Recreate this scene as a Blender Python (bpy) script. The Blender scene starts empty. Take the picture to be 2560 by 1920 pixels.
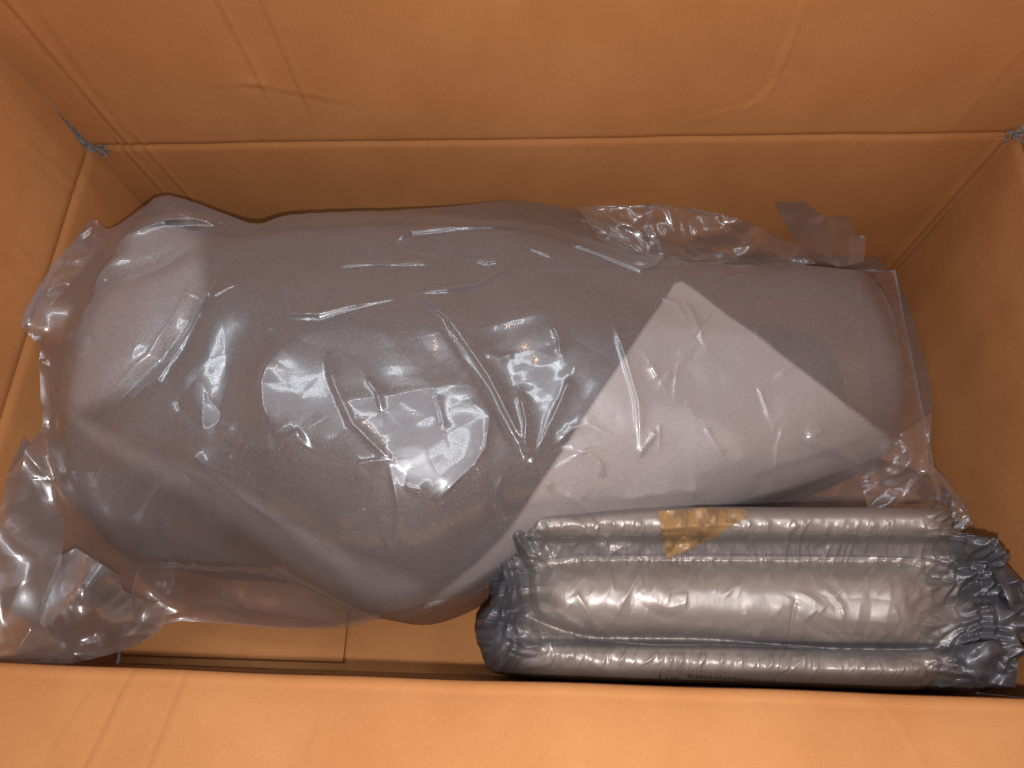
import bpy, bmesh, math
import numpy as np
from mathutils import Matrix, Vector

# ------------------------------------------------------------------ scene, camera, light
sc = bpy.context.scene
col = sc.collection
F = 1700.0                      # focal length in photograph pixels (2560 wide)
CAMH = 0.60                     # lens height above the rim of the box
_D = np.array([99., 667., 1700.]); _D /= np.linalg.norm(_D)
_X = np.array([1., .0076, -.0633]); _X -= _D * _X.dot(_D); _X /= np.linalg.norm(_X)
_Y = np.cross(_X, _D); _Y = -_Y if _Y[1] > 0 else _Y
R = np.array([_X, _Y, -_D])     # world axes seen by the lens

cam_d = bpy.data.cameras.new('camera'); cam = bpy.data.objects.new('camera', cam_d); col.objects.link(cam)
cam_d.sensor_width = 36; cam_d.lens = 36 * F / 2560; cam_d.clip_start = .01; cam_d.clip_end = 50
M4 = Matrix.Identity(4)
for i in range(3):
    M4[i][0] = R[i, 0]; M4[i][1] = -R[i, 1]; M4[i][2] = -R[i, 2]
M4[2][3] = CAMH
cam.matrix_world = M4
sc.camera = cam

w = bpy.data.worlds.new('World'); sc.world = w; w.use_nodes = True
bg = w.node_tree.nodes['Background']; bg.inputs[0].default_value = (1.0, .60, .34, 1); bg.inputs[1].default_value = .055

FLASH = Vector((0, 0, CAMH)) + Vector(R[:, 1]) * .045 + Vector(R[:, 0]) * .008
l = bpy.data.lights.new('phone_flash', 'POINT'); l.energy = 18.0; l.color = (1.0, .975, .95); l.shadow_soft_size = .006
lo = bpy.data.objects.new('phone_flash', l); lo.location = FLASH; col.objects.link(lo)
def area_light(name, loc, sx, sy, energy, colr):
    l = bpy.data.lights.new(name, 'AREA'); l.shape = 'RECTANGLE'; l.size = sx; l.size_y = sy; l.energy = energy; l.color = colr
    lo = bpy.data.objects.new(name, l); lo.location = loc; col.objects.link(lo)
area_light('ceiling_panel', (0, .6, 2.25), 2.6, 1.3, 11.0, (.78, .89, 1.0))
area_light('streak_light', (0, .85, 2.2), 2.4, .10, 13.0, (.88, .95, 1.0))  # strip lights added only to draw bright streaks in the film, no real fixtures
area_light('streak_light', (-1.05, .35, 2.2), .10, 1.9, 11.0, (.88, .95, 1.0))
area_light('streak_light', (1.05, .35, 2.2), .10, 1.9, 11.0, (.88, .95, 1.0))
l = bpy.data.lights.new('warm_bulb', 'POINT'); l.energy = 3.0; l.color = (1.0, .55, .24); l.shadow_soft_size = .03
lo = bpy.data.objects.new('warm_bulb', l); lo.location = (.35, .95, 1.9); col.objects.link(lo)

vs = sc.view_settings; vs.view_transform = 'Standard'; vs.look = 'None'; vs.exposure = 0; vs.gamma = 1
sc.render.engine = 'CYCLES'
cy = sc.cycles; cy.use_denoising = True; cy.max_bounces = 6; cy.diffuse_bounces = 3; cy.glossy_bounces = 3
cy.transparent_max_bounces = 32; cy.transmission_bounces = 6; cy.sample_clamp_indirect = 4
cy.caustics_reflective = False; cy.caustics_refractive = False

# ------------------------------------------------------------------ helpers
XL, XR, YB, YF, H = -.534, .4855, .5235, -.0300, .275     # inner faces of the box; rim at z = 0

def P(px, py, z):
    d = R @ np.array([(px - 1280) / F, (py - 960) / F, 1.])
    return np.array([0, 0, CAMH]) + (z - CAMH) / d[2] * d
def Pv(px, py, z):
    a = np.stack([(px - 1280) / F, (py - 960) / F, np.ones_like(px)], -1) @ R.T
    t = (z - CAMH) / a[..., 2]
    return np.array([0, 0, CAMH]) + t[..., None] * a
def proj(x, y, z):
    c = np.stack([x, y, z - CAMH], -1) @ R
    return 1280 + F * c[..., 0] / c[..., 2], 960 + F * c[..., 1] / c[..., 2]

def h2(i, j, s):
    v = np.sin(i * 127.1 + j * 311.7 + s * 74.7) * 43758.5453
    return v - np.floor(v)
def vnoise(u, v, s=0):
    i, j = np.floor(u), np.floor(v); a, b = u - i, v - j
    a = a * a * a * (a * (a * 6 - 15) + 10); b = b * b * b * (b * (b * 6 - 15) + 10)
    return ((h2(i, j, s) * (1 - a) + h2(i + 1, j, s) * a) * (1 - b) + (h2(i, j + 1, s) * (1 - a) + h2(i + 1, j + 1, s) * a) * b) * 2 - 1
def fbm(u, v, s=0, o=3):
    r = 0; a = 1.
    for k in range(o):
        r = r + a * vnoise(u * 2 ** k, v * 2 ** k, s + k * 5); a *= .5
    return r
def crumple(u, v, s=0):
    """creased film: folded planes meeting at sharp ridges"""
    i0, j0 = np.floor(u), np.floor(v)
    f1 = np.full(u.shape, 9.); f2 = np.full(u.shape, 9.)
    for di in (-1, 0, 1):
        for dj in (-1, 0, 1):
            i, j = i0 + di, j0 + dj
            d = np.hypot(i + h2(i, j, s) - u, j + h2(i, j, s + 3.3) - v)
            f2 = np.where(d < f1, f1, np.minimum(f2, d)); f1 = np.minimum(f1, d)
    return np.clip(f2 - f1, 0, 1)
def trifold(u, v, s=0, n=6):
    """flat facets between straight sharp folds, both ridges and valleys"""
    r = np.zeros(u.shape); rng = np.random.default_rng(int(s) + 100)
    wu = u + .35 * vnoise(u * .7, v * .7, s + 1); wv_ = v + .35 * vnoise(u * .7, v * .7, s + 2)
    for k in range(n):
        a = rng.uniform(0, math.pi); f_ = .55 * 1.32 ** k; ph = rng.uniform(0, 1)
        t = (wu * math.cos(a) + wv_ * math.sin(a)) * f_ + ph
        m = np.clip(vnoise(u * .55 * f_ + 7 * k, v * .55 * f_, s + 11 + k) * 1.6 + .25, 0, 1)
        r = r + m * (np.abs(2 * (t - np.floor(t + .5))) - .5) / f_
    return r
def sstep(a, b, x):
    t = np.clip((x - a) / (b - a), 0, 1); return t * t * (3 - 2 * t)

class TPS:
    def __init__(s, pts, lam=1e-4):
        p = np.array(pts, float); s.c = p[:, :2]; n = len(p); s.sc = np.abs(s.c).max()
        K = s.U(np.linalg.norm(s.c[:, None] - s.c[None], axis=2) / s.sc) + lam * np.eye(n)
        A = np.zeros((n + 3, n + 3)); A[:n, :n] = K; A[:n, n] = 1; A[:n, n + 1:] = s.c / s.sc
        A[n, :n] = 1; A[n + 1:, :n] = (s.c / s.sc).T
        s.w = np.linalg.solve(A, np.r_[p[:, 2], 0, 0, 0])
    @staticmethod
    def U(r): return np.where(r > 1e-9, r * r * np.log(np.maximum(r, 1e-9)), 0)
    def __call__(s, x, y):
        r = s.w[-3] + s.w[-2] * x / s.sc + s.w[-1] * y / s.sc
        for c, wv in zip(s.c, s.w): r = r + wv * s.U(np.hypot(x - c[0], y - c[1]) / s.sc)
        return r

def seg_dist(x, y, a, b):
    dx, dy = b[0] - a[0], b[1] - a[1]; L = dx * dx + dy * dy + 1e-18
    t = np.clip(((x - a[0]) * dx + (y - a[1]) * dy) / L, 0, 1)
    qx, qy = a[0] + t * dx, a[1] + t * dy
    return np.hypot(x - qx, y - qy), t, qx, qy
def sdf(x, y, poly):
    """signed distance (positive inside) and the nearest point on the outline"""
    best = np.full(x.shape, 1e9); bx = np.zeros_like(x); by = np.zeros_like(x); ins = np.zeros(x.shape, bool)
    for k in range(len(poly)):
        a, b = poly[k], poly[(k + 1) % len(poly)]
        d, t, qx, qy = seg_dist(x, y, a, b)
        m = d < best; best = np.where(m, d, best); bx = np.where(m, qx, bx); by = np.where(m, qy, by)
        if a[1] != b[1]:
            ins ^= ((a[1] > y) != (b[1] > y)) & (x < (b[0] - a[0]) * (y - a[1]) / (b[1] - a[1]) + a[0])
    return np.where(ins, best, -best), bx, by
def chaikin(p, n=1):
    p = np.array(p, float)
    for _ in range(n):
        q = np.roll(p, -1, 0); p = np.stack([.75 * p + .25 * q, .25 * p + .75 * q], 1).reshape(-1, p.shape[1])
    return p
def inbox(p):
    p = np.array(p, float)
    p[..., 0] = np.clip(p[..., 0], XL + .003, XR - .003); p[..., 1] = np.clip(p[..., 1], YF + .003, YB - .003)
    return p

def grid_in(poly, step):
    """triangulable grid that ends exactly on the outline"""
    lo, hi = poly.min(0) - step, poly.max(0) + step
    nx, ny = int((hi[0] - lo[0]) / step) + 2, int((hi[1] - lo[1]) / step) + 2
    gx, gy = np.meshgrid(lo[0] + np.arange(nx) * step, lo[1] + np.arange(ny) * step)
    d, bx, by = sdf(gx, gy, poly)
    ins = d > 0
    cell = ins[:-1, :-1] | ins[1:, :-1] | ins[:-1, 1:] | ins[1:, 1:]
    need = np.zeros_like(ins)
    need[:-1, :-1] |= cell; need[1:, :-1] |= cell; need[:-1, 1:] |= cell; need[1:, 1:] |= cell
    x = np.where(ins, gx, bx); y = np.where(ins, gy, by)
    idx = np.full(ins.shape, -1); idx[need] = np.arange(need.sum())
    jj, ii = np.nonzero(cell)
    q = np.stack([idx[jj, ii], idx[jj, ii + 1], idx[jj + 1, ii + 1], idx[jj + 1, ii]], 1)
    return x[need], y[need], q, np.where(ins, d, 0)[need]

def link(name, me, mat, parent=None, smooth=True):
    if mat: me.materials.append(mat)
    if smooth: me.polygons.foreach_set('use_smooth', np.ones(len(me.polygons), bool))
    o = bpy.data.objects.new(name, me); col.objects.link(o)
    if parent: o.parent = parent
    return o
def mesh_from(name, V, Fc, mat, parent=None, smooth=True):
    me = bpy.data.meshes.new(name)
    if isinstance(Fc, np.ndarray) and Fc.ndim == 2:
        V = np.asarray(V, float); n = len(Fc)
        me.vertices.add(len(V)); me.vertices.foreach_set('co', V.astype(np.float32).ravel())
        me.loops.add(n * 4); me.loops.foreach_set('vertex_index', Fc.astype(np.int32).ravel())
        me.polygons.add(n); me.polygons.foreach_set('loop_start', np.arange(0, n * 4, 4, dtype=np.int32))
        me.update(calc_edges=True); me.validate()
    else:
        me.from_pydata([tuple(v) for v in V], [], [tuple(q) for q in Fc]); me.validate(); me.update()
    return link(name, me, mat, parent, smooth)
def cover(o, vals):
    a = o.data.attributes.new('cover', 'FLOAT', 'POINT'); a.data.foreach_set('value', np.asarray(vals, np.float32)); return o
def add_skirt(V, Fc, zb):
    """close a height field down to zb along its rim"""
    n = len(V); a = Fc.ravel(); b = np.roll(Fc, -1, 1).ravel(); k = a != b; a, b = a[k], b[k]
    lone = ~np.isin(b * n + a, a * n + b); a, b = a[lone], b[lone]
    ids = np.unique(np.r_[a, b]); low = np.full(n, -1); low[ids] = n + np.arange(len(ids))
    L = V[ids].copy(); L[:, 2] = np.minimum(zb, L[:, 2] - .001)
    return np.r_[V, L], np.r_[Fc, np.stack([b, a, low[a], low[b]], 1)]
class Field:
    """a height function sampled once over the box and read back bilinearly"""
    def __init__(s, fn, step=.002, pad=.03):
        s.x0, s.y0, s.st = XL - pad, YF - pad, step
        s.nx, s.ny = int((XR - XL + 2 * pad) / step) + 2, int((YB - YF + 2 * pad) / step) + 2
        gx, gy = np.meshgrid(s.x0 + np.arange(s.nx) * step, s.y0 + np.arange(s.ny) * step); s.z = fn(gx, gy)
    def __call__(s, x, y):
        u = np.clip((np.asarray(x) - s.x0) / s.st, 0, s.nx - 1.001); v = np.clip((np.asarray(y) - s.y0) / s.st, 0, s.ny - 1.001)
        i, j = u.astype(int), v.astype(int); a, b = u - i, v - j; z = s.z
        return (z[j, i] * (1 - a) + z[j, i + 1] * a) * (1 - b) + (z[j + 1, i] * (1 - a) + z[j + 1, i + 1] * a) * b
def land(px, py, fld, it=16):
    """where the line of sight through a pixel meets a height field"""
    z = np.full(np.shape(px), -.05)
    for _ in range(it):
        p = Pv(px, py, z); z = .45 * z + .55 * fld(p[..., 0], p[..., 1])
    return Pv(px, py, z)
def tag(o, label, cat, group=None, kind=None):
    o['label'] = label; o['category'] = cat
    if group: o['group'] = group
    if kind: o['kind'] = kind
def empty(name, loc):
    o = bpy.data.objects.new(name, None); o.location = loc; o.empty_display_size = .05; col.objects.link(o); return o
def under(o, parent):
    o.parent = parent; o.matrix_parent_inverse = Matrix.Translation(parent.location).inverted(); return o

# ------------------------------------------------------------------ materials
class N:
    def __init__(s, name):
        s.m = bpy.data.materials.new(name); s.m.use_nodes = True; s.t = s.m.node_tree; s.t.nodes.clear()
        s.out = s('ShaderNodeOutputMaterial')
    def __call__(s, k, ins=None, **a):
        n = s.t.nodes.new(k)
        for q, v in a.items(): setattr(n, q, v)
        for q, v in (ins or {}).items():
            if isinstance(v, bpy.types.NodeSocket): s.t.links.new(v, n.inputs[q])
            else: n.inputs[q].default_value = v
        return n
    def surf(s, x): s.t.links.new(x, s.out.inputs[0]); return s.m
    def noise(s, vec, scale, detail=3, rough=.5): return s('ShaderNodeTexNoise', {'Vector': vec, 'Scale': scale, 'Detail': detail, 'Roughness': rough}).outputs['Fac']
    def ramp(s, f, a, b, c0=(0, 0, 0, 1), c1=(1, 1, 1, 1)):
        r = s('ShaderNodeValToRGB', {0: f}); e = r.color_ramp.elements
        e[0].position = a; e[1].position = b; e[0].color = c0; e[1].color = c1; return r.outputs[0]
    def mixc(s, f, a, b, mode='MIX'):
        return s('ShaderNodeMix', {0: f, 6: a, 7: b}, data_type='RGBA', blend_type=mode).outputs[2]
    def math(s, op, a, b=0.): return s('ShaderNodeMath', {0: a, 1: b}, operation=op).outputs[0]
    def mixs(s, f, a, b): return s('ShaderNodeMixShader', {0: f, 1: a, 2: b}).outputs[0]
    def scaled(s, vec, sc_): return s('ShaderNodeMapping', {0: vec, 3: sc_}).outputs[0]

CARD = (.385, .153, .052, 1); CARD2 = (.44, .187, .068, 1)
def cardboard(name, flute='X', tone=1.0, dots=0., fl=.22):
    n = N(name); co = n('ShaderNodeTexCoord').outputs['Object']
    a = n.noise(co, 9, 4, .6); fib = n.noise(n.scaled(co, (90, 90, 90)), 8, 3, .7)
    speck = n.noise(co, 420, 2, .5)
    c = n.mixc(n.ramp(a, .35, .7), tuple(v * tone for v in CARD[:3]) + (1,), tuple(v * tone for v in CARD2[:3]) + (1,))
    c = n.mixc(n.math('MULTIPLY', n.ramp(fib, .40, .75), .34), c, (.30, .125, .042, 1))
    c = n.mixc(n.math('MULTIPLY', n.ramp(speck, .70, .80), .55), c, (.22, .10, .045, 1))
    c = n.mixc(n.math('MULTIPLY', n.ramp(n.noise(co, 300, 1), .68, .76), .25), c, (.55, .28, .12, 1))
    wv = n('ShaderNodeTexWave', {'Vector': co, 'Scale': 62., 'Distortion': .25, 'Detail': 1.0, 'Detail Scale': .4}, wave_type='BANDS', bands_direction=flute).outputs['Fac']
    hgt = n.math('ADD', n.math('MULTIPLY', wv, fl), n.math('MULTIPLY', n.noise(co, 700, 3), .16))
    hgt = n.math('ADD', hgt, n.math('MULTIPLY', n.noise(co, 22, 3), .35))
    if dots:
        d = n('ShaderNodeTexVoronoi', {'Vector': n.scaled(co, (1, 1, 1.6)), 'Scale': 150.}, feature='F1').outputs['Distance']
        hgt = n.math('ADD', hgt, n.math('MULTIPLY', n.math('MULTIPLY', d, n.ramp(n.noise(co, 5, 2), .45, .62)), dots))
    b = n('ShaderNodeBump', {'Height': hgt, 'Distance': .0009, 'Strength': .55}).outputs[0]
    p = n('ShaderNodeBsdfPrincipled', {'Base Color': c, 'Roughness': .8, 'Specular IOR Level': .16, 'Normal': b})
    return n.surf(p.outputs[0])
M_WALLX = cardboard('cardboard_fluted_x', 'X'); M_WALLY = cardboard('cardboard_fluted_y', 'Y', fl=.10); M_WALLR = cardboard('cardboard_fluted_right', 'Y', dots=.45); M_FRONT = cardboard('cardboard_front_flap', 'X', 1.06, fl=.05)
M_FLAT = cardboard('cardboard_floor', 'X', .95)

def torn():
    n = N('torn_grey_fibre'); co = n('ShaderNodeTexCoord').outputs['Object']
    c = n.ramp(n.noise(co, 500, 4, .7), .35, .65, (.09, .072, .066, 1), (.24, .20, .19, 1))
    return n.surf(n('ShaderNodeBsdfPrincipled', {'Base Color': c, 'Roughness': .9}).outputs[0])
M_TORN = torn()

def film(name, milk=.10, rough=.12, tint=(.93, .91, .905, 1), bump=.06):
    n = N(name); co = n('ShaderNodeTexCoord').outputs['Object']
    hgt = n.noise(n.scaled(co, (1, 1.6, 1)), 45, 3, .5)
    stk = n.math('MULTIPLY', n.noise(n.scaled(co, (.10, 1, 1)), 520, 2, .5), n.math('MULTIPLY', n.ramp(n.noise(co, 5, 2), .45, .62), .35))
    hgt = n.math('ADD', hgt, stk)
    b = n('ShaderNodeBump', {'Height': hgt, 'Distance': .0016, 'Strength': bump}).outputs[0]
    tr = n('ShaderNodeBsdfTransparent', {0: tint}).outputs[0]
    mk = (.64, .56, .57, 1)
    df = n.mixs(.4, n('ShaderNodeBsdfDiffuse', {0: mk, 'Normal': b}).outputs[0], n('ShaderNodeBsdfTranslucent', {0: mk, 'Normal': b}).outputs[0])
    fac = n('ShaderNodeLayerWeight', {0: .30}).outputs['Facing']
    mf = n.math('MINIMUM', n.math('ADD', n.math('MULTIPLY', fac, .40), n.math('ADD', n.math('MULTIPLY', n.noise(co, 12, 3), .08), milk - .04)), .6)
    base = n.mixs(mf, tr, df)
    g1 = n('ShaderNodeBsdfGlossy', {0: (.95, .98, 1, 1), 'Roughness': rough, 'Normal': b}).outputs[0]
    g2 = n('ShaderNodeBsdfGlossy', {0: (.86, .92, 1, 1), 'Roughness': .36, 'Normal': b}).outputs[0]
    fr = n.math('MINIMUM', n('ShaderNodeFresnel', {0: 1.62, 'Normal': b}).outputs[0], .30)
    return n.surf(n.mixs(n.math('MULTIPLY', fr, 1.5), base, n.mixs(.58, g1, g2)))
M_FILM = film('clear_bag_film')
M_FILM2 = film('clear_bag_film_crumpled', .065, .12, (.96, .945, .94, 1))

def foam(name, alpha, colr, spark=1.):
    n = N(name); co = n('ShaderNodeTexCoord').outputs['Object']
    cell = n('ShaderNodeTexVoronoi', {'Vector': co, 'Scale': 620.}, feature='F1').outputs['Distance']
    big = n.noise(co, 22, 4, .6)
    c = n.mixc(n.ramp(n.noise(co, 480, 4, .8), .36, .66), tuple(v * (1 - .62 * spark) for v in colr) + (1,), tuple(min(.95, v * (1 + .55 * spark)) for v in colr) + (1,))
    sp = n.math('MULTIPLY', n.ramp(n.noise(co, 700, 1, .5), .66, .72), .75 * spark)
    c = n.mixc(sp, c, (.86, .84, .88, 1))  # pale specks painted into the colour to stand for the foam's glitter
    b = n('ShaderNodeBump', {'Height': n.math('ADD', cell, n.math('MULTIPLY', n.noise(co, 300, 3, .7), 1.2)), 'Distance': .0012, 'Strength': .55 * spark}).outputs[0]
    p = n('ShaderNodeBsdfPrincipled', {'Base Color': c, 'Roughness': .38, 'Specular IOR Level': .5, 'Normal': b}).outputs[0]
    tl = n('ShaderNodeBsdfTranslucent', {0: c, 'Normal': b}).outputs[0]
    tr = n('ShaderNodeBsdfTransparent', {0: (.95, .9, .88, 1)}).outputs[0]
    fac = n('ShaderNodeLayerWeight', {0: .5}).outputs['Facing']
    al = n.math('MULTIPLY', n('ShaderNodeAttribute', attribute_name='cover').outputs['Fac'], n.math('MINIMUM', n.math('ADD', n.math('ADD', n.math('MULTIPLY', big, .16), alpha - .08), n.math('MULTIPLY', fac, .28)), .97))
    return n.surf(n.mixs(al, tr, n.mixs(.2, p, tl)))
M_FOAM = foam('foam_sheet_single', .33, (.29, .212, .202))
M_FOAM3 = foam('foam_sheet_layer', .48, (.66, .59, .61), .6)
M_FOAM2 = foam('foam_sheet_folded', .80, (.64, .55, .54), .25)
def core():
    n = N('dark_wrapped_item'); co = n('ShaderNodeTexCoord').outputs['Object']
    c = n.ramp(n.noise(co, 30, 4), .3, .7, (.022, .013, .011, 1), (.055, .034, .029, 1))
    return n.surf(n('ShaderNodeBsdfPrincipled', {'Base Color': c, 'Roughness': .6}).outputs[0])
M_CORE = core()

def packmat():
    n = N('grey_foam_bag_film'); co = n('ShaderNodeTexCoord').outputs['Object']
    c = n.ramp(n.noise(co, 12, 3), .3, .7, (.285, .228, .202, 1), (.345, .282, .252, 1))
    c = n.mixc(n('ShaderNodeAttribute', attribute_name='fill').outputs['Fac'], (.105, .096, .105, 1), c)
    wr = n.noise(n.scaled(co, (1.4, .45, 1)), 75, 3, .55)
    b = n('ShaderNodeBump', {'Height': wr, 'Distance': .0016, 'Strength': .30}).outputs[0]
    p = n('ShaderNodeBsdfPrincipled', {'Base Color': c, 'Metallic': .40, 'Roughness': .45, 'Specular IOR Level': .6, 'Specular Tint': (.86, .93, 1, 1),
                                        'Coat Weight': .16, 'Coat Roughness': .22, 'Coat Tint': (.9, .95, 1, 1), 'Normal': b})
    return n.surf(p.outputs[0])
M_PACK = packmat()
def simple(name, c, rough=.5, **k):
    n = N(name); co = n('ShaderNodeTexCoord').outputs['Object']
    cc = n.mixc(n.noise(co, 60, 3), tuple(v * .85 for v in c) + (1,), tuple(min(1, v * 1.12) for v in c) + (1,))
    return n.surf(n('ShaderNodeBsdfPrincipled', dict({'Base Color': cc, 'Roughness': rough}, **k)).outputs[0])
M_SEAM = simple('dark_seam', (.10, .088, .09), .4)
M_INK = simple('printed_ink', (.018, .014, .013), .5)
M_GROUND = simple('grey_floor', (.22, .20, .21), .85)
def tapemat():
    n = N('tan_packing_tape'); co = n('ShaderNodeTexCoord').outputs['Object']
    st = n.noise(n.scaled(co, (2.4, .7, 1)), 60, 3, .6)
    c = n.mixc(n.ramp(st, .47, .53), (.30, .165, .072, 1), (.25, .155, .085, 1))
    b = n('ShaderNodeBump', {'Height': n.noise(co, 90, 3), 'Distance': .001, 'Strength': .3}).outputs[0]
    p = n('ShaderNodeBsdfPrincipled', {'Base Color': c, 'Roughness': .22, 'Specular IOR Level': .4, 'Normal': b}).outputs[0]
    return n.surf(n.mixs(n.math('ADD', n.math('MULTIPLY', n.ramp(st, .5, .56), -.22), .9), n('ShaderNodeBsdfTransparent', {0: (.9, .6, .3, 1)}).outputs[0], p))
M_TAPE = tapemat()

# ------------------------------------------------------------------ the setting
s = mesh_from('ground', [(-3, -3, -H - .0135), (3, -3, -H - .0135), (3, 3, -H - .0135), (-3, 3, -H - .0135)], [(0, 1, 2, 3)], M_GROUND, smooth=False)
s['kind'] = 'structure'

# ------------------------------------------------------------------ the box
box = empty('cardboard_box', ((XL + XR) / 2, (YF + YB) / 2, -H))
tag(box, 'large open cardboard box with its flaps up and one folded out in front', 'box')
TH = .006
def panel(name, corners, nrm, mat, disp=None, step=.004, th=TH):
    """one sheet of board: four corners (inner face, in order u then v), inner normal, relief on the inner face"""
    a, b, c, d = [np.array(q, float) for q in corners]; nrm = np.array(nrm, float); nrm /= np.linalg.norm(nrm)
    nu = max(2, int(np.linalg.norm(b - a) / step)); nv = max(2, int(np.linalg.norm(d - a) / step))
    u, v = np.meshgrid(np.linspace(0, 1, nu + 1), np.linspace(0, 1, nv + 1))
    pt = (a * ((1 - u) * (1 - v))[..., None] + b * (u * (1 - v))[..., None] + c * (u * v)[..., None] + d * ((1 - u) * v)[..., None])
    dz = disp(u, v, pt) if disp else 0 * u
    f_ = pt + nrm * dz[..., None]; bk = pt - nrm * th
    V = np.concatenate([f_.reshape(-1, 3), bk.reshape(-1, 3)]); n1 = (nu + 1) * (nv + 1)
    I = np.arange(n1).reshape(nv + 1, nu + 1)
    q = np.stack([I[:-1, :-1], I[:-1, 1:], I[1:, 1:], I[1:, :-1]], -1).reshape(-1, 4)
    if np.cross(b - a, d - a).dot(nrm) < 0: q = q[:, ::-1]; flip = True
    else: flip = False
    rim = np.array(list(I[0, :]) + list(I[1:, -1]) + list(I[-1, -2::-1]) + list(I[-2:0:-1, 0])); r2 = np.roll(rim, -1)
    side = np.stack([r2, rim, rim + n1, r2 + n1], 1)
    fs = np.r_[q, n1 + q[:, ::-1], side[:, ::-1] if flip else side]
    o = mesh_from(name, V, fs, mat, None, True)
    o.data.set_sharp_from_angle(angle=math.radians(50))
    return under(o, box)
def crease(x, c, w, a):          # a rolled score line: one lip up, one down
    t = (x - c) / w; return a * (np.exp(-t * t) - .55 * np.exp(-((t - 1.4) ** 2)))
def groove(dist, a, w): return -a * np.exp(-(dist / w) ** 2)
def waves(pt, ax): return .0012 * fbm(pt[..., ax] * 7 + 3, pt[..., 2] * 5, 4, 3)

def lines(pt, segs, ax):
    """shallow pressed creases: segments in panel coordinates (along, z), width, amplitude"""
    r = 0
    for (a, b, wd, am) in segs:
        d, t, qx, qy = seg_dist(pt[..., ax], pt[..., 2], a, b)
        L = math.hypot(b[0] - a[0], b[1] - a[1]); s_ = ((pt[..., ax] - a[0]) * (b[1] - a[1]) - (pt[..., 2] - a[1]) * (b[0] - a[0])) / L
        fade = np.exp(-(np.maximum(0, d - np.abs(s_)) / .02) ** 2)
        t_ = s_ / wd
        r = r + .75 * am * fade * (np.exp(-(t_) ** 2) - .6 * np.exp(-((t_ - 1.6) ** 2)))
    return r
def onback(px, py):                # where a pixel of the photograph meets the back panel: (x, z)
    d = R @ np.array([(px - 1280) / F, (py - 960) / F, 1.]); t = YB / d[1]; return (t * d[0], CAMH + t * d[2])
def onleft(px, py):
    d = R @ np.array([(px - 1280) / F, (py - 960) / F, 1.]); t = XL / d[0]; return (t * d[1], CAMH + t * d[2])

back_lines = [(onback(*p0), onback(*p1), wd, am) for p0, p1, wd, am in [
    ((544, 0), (654, 208), .003, .0014), ((654, 0), (752, 220), .003, .0014), ((654, 208), (700, 340), .003, .0006),
    ((752, 220), (800, 330), .003, .0006), ((570, 215), (640, 212), .003, .0007), ((640, 212), (820, 245), .004, .0008),
    ((2018, 0), (1963, 139), .0035, .0013), ((1963, 139), (1925, 225), .0035, .0012), ((1925, 225), (1880, 262), .004, .0008), ((1880, 262), (1760, 295), .004, .0005),
    ((20, 10), (318, 352), .0035, .0022), ((310, 365), (400, 470), .0030, .0022), ((365, 365), (472, 490), .0030, .0018),
    ((120, 60), (300, 300), .004, .0007), ((2400, 300), (2560, 120), .004, .0007)]]
FH = .27
def d_back(u, v, pt): return groove(0 - pt[..., 2], .0026, .004) + lines(pt, back_lines, 0) + waves(pt, 0)
def d_bflap(u, v, pt): return groove(pt[..., 2], .0026, .003) + lines(pt, back_lines, 0) + waves(pt, 0)
panel('back_wall', [(XL - TH, YB, -H), (XR + TH, YB, -H), (XR + TH, YB, -.0006), (XL - TH, YB, -.0006)], (0, -1, 0), M_WALLX, d_back, .003)
panel('back_flap', [(XL + .003, YB, .0006), (XR - .002, YB, .0006), (XR + .010, YB + .004, FH), (XL - .016, YB + .004, FH)], (0, -1, .04), M_WALLX, d_bflap, .003)
left_lines = [(onleft(*p0), onleft(*p1), wd, am) for p0, p1, wd, am in [((-5, 285), (180, 462), .004, .0016), ((-60, 480), (60, 640), .004, .001)]]
def d_left(u, v, pt): return groove(-pt[..., 2], .0028, .005) + .003 * np.sin(u * 3.1) * np.clip(pt[..., 2] / H + 1, 0, 1) * 0 + waves(pt, 1)
def d_lflap(u, v, pt): return groove(pt[..., 2], .0026, .004) + lines(pt, left_lines, 1) + waves(pt, 1) * 1.5
panel('left_wall', [(XL, YF, -H), (XL, YB - .0015, -H), (XL, YB - .0015, -.0006), (XL, YF, -.0006)], (1, 0, 0), M_WALLY, d_left, .003)
panel('left_flap', [(XL, YF - .004, .0006), (XL, YB - .012, .0006), (XL - .003, YB - .0005, FH * .18), (XL - .003, YF - .004, FH * .18)], (1, 0, .04), M_WALLY, d_lflap, .004)
panel('left_flap_upper', [(XL - .003, YF - .004, FH * .18), (XL - .003, YB - .0005, FH * .18), (XL - .010, YB + .0035, FH), (XL - .010, YF - .004, FH)], (1, 0, .04), M_WALLY, d_lflap, .006)
right_z = lambda u, v, pt: groove(-pt[..., 2], .0028, .005) + waves(pt, 1) * 1.6
panel('right_wall', [(XR, YF, -H), (XR, YB - .0015, -H), (XR, YB - .0015, -.0006), (XR, YF, -.0006)], (-1, 0, 0), M_WALLR, right_z, .004)
panel('right_flap', [(XR, YF - .004, .0006), (XR, YB - .010, .0006), (XR + .008, YB - .004, FH), (XR + .008, YF - .004, FH)], (-1, 0, .04), M_WALLY, lambda u, v, pt: groove(pt[..., 2], .0026, .004) + waves(pt, 1), .006)
panel('front_wall', [(XL - TH, YF, -H), (XR + TH, YF, -H), (XR + TH, YF, -.003), (XL - TH, YF, -.003)], (0, 1, 0), M_WALLX, lambda u, v, pt: waves(pt, 0), .006)
# the glued corner strip on the right of the back wall
panel('corner_strip', [(XR - .026, YB - .003, -H + .001), (XR - .001, YB - .003, -H + .001), (XR - .001, YB - .003, -.004), (XR - .023, YB - .003, -.004)], (0, -1, 0), M_WALLX,
      lambda u, v, pt: crease(pt[..., 0], XR - .012, .003, .0016), .003, .0028)
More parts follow.
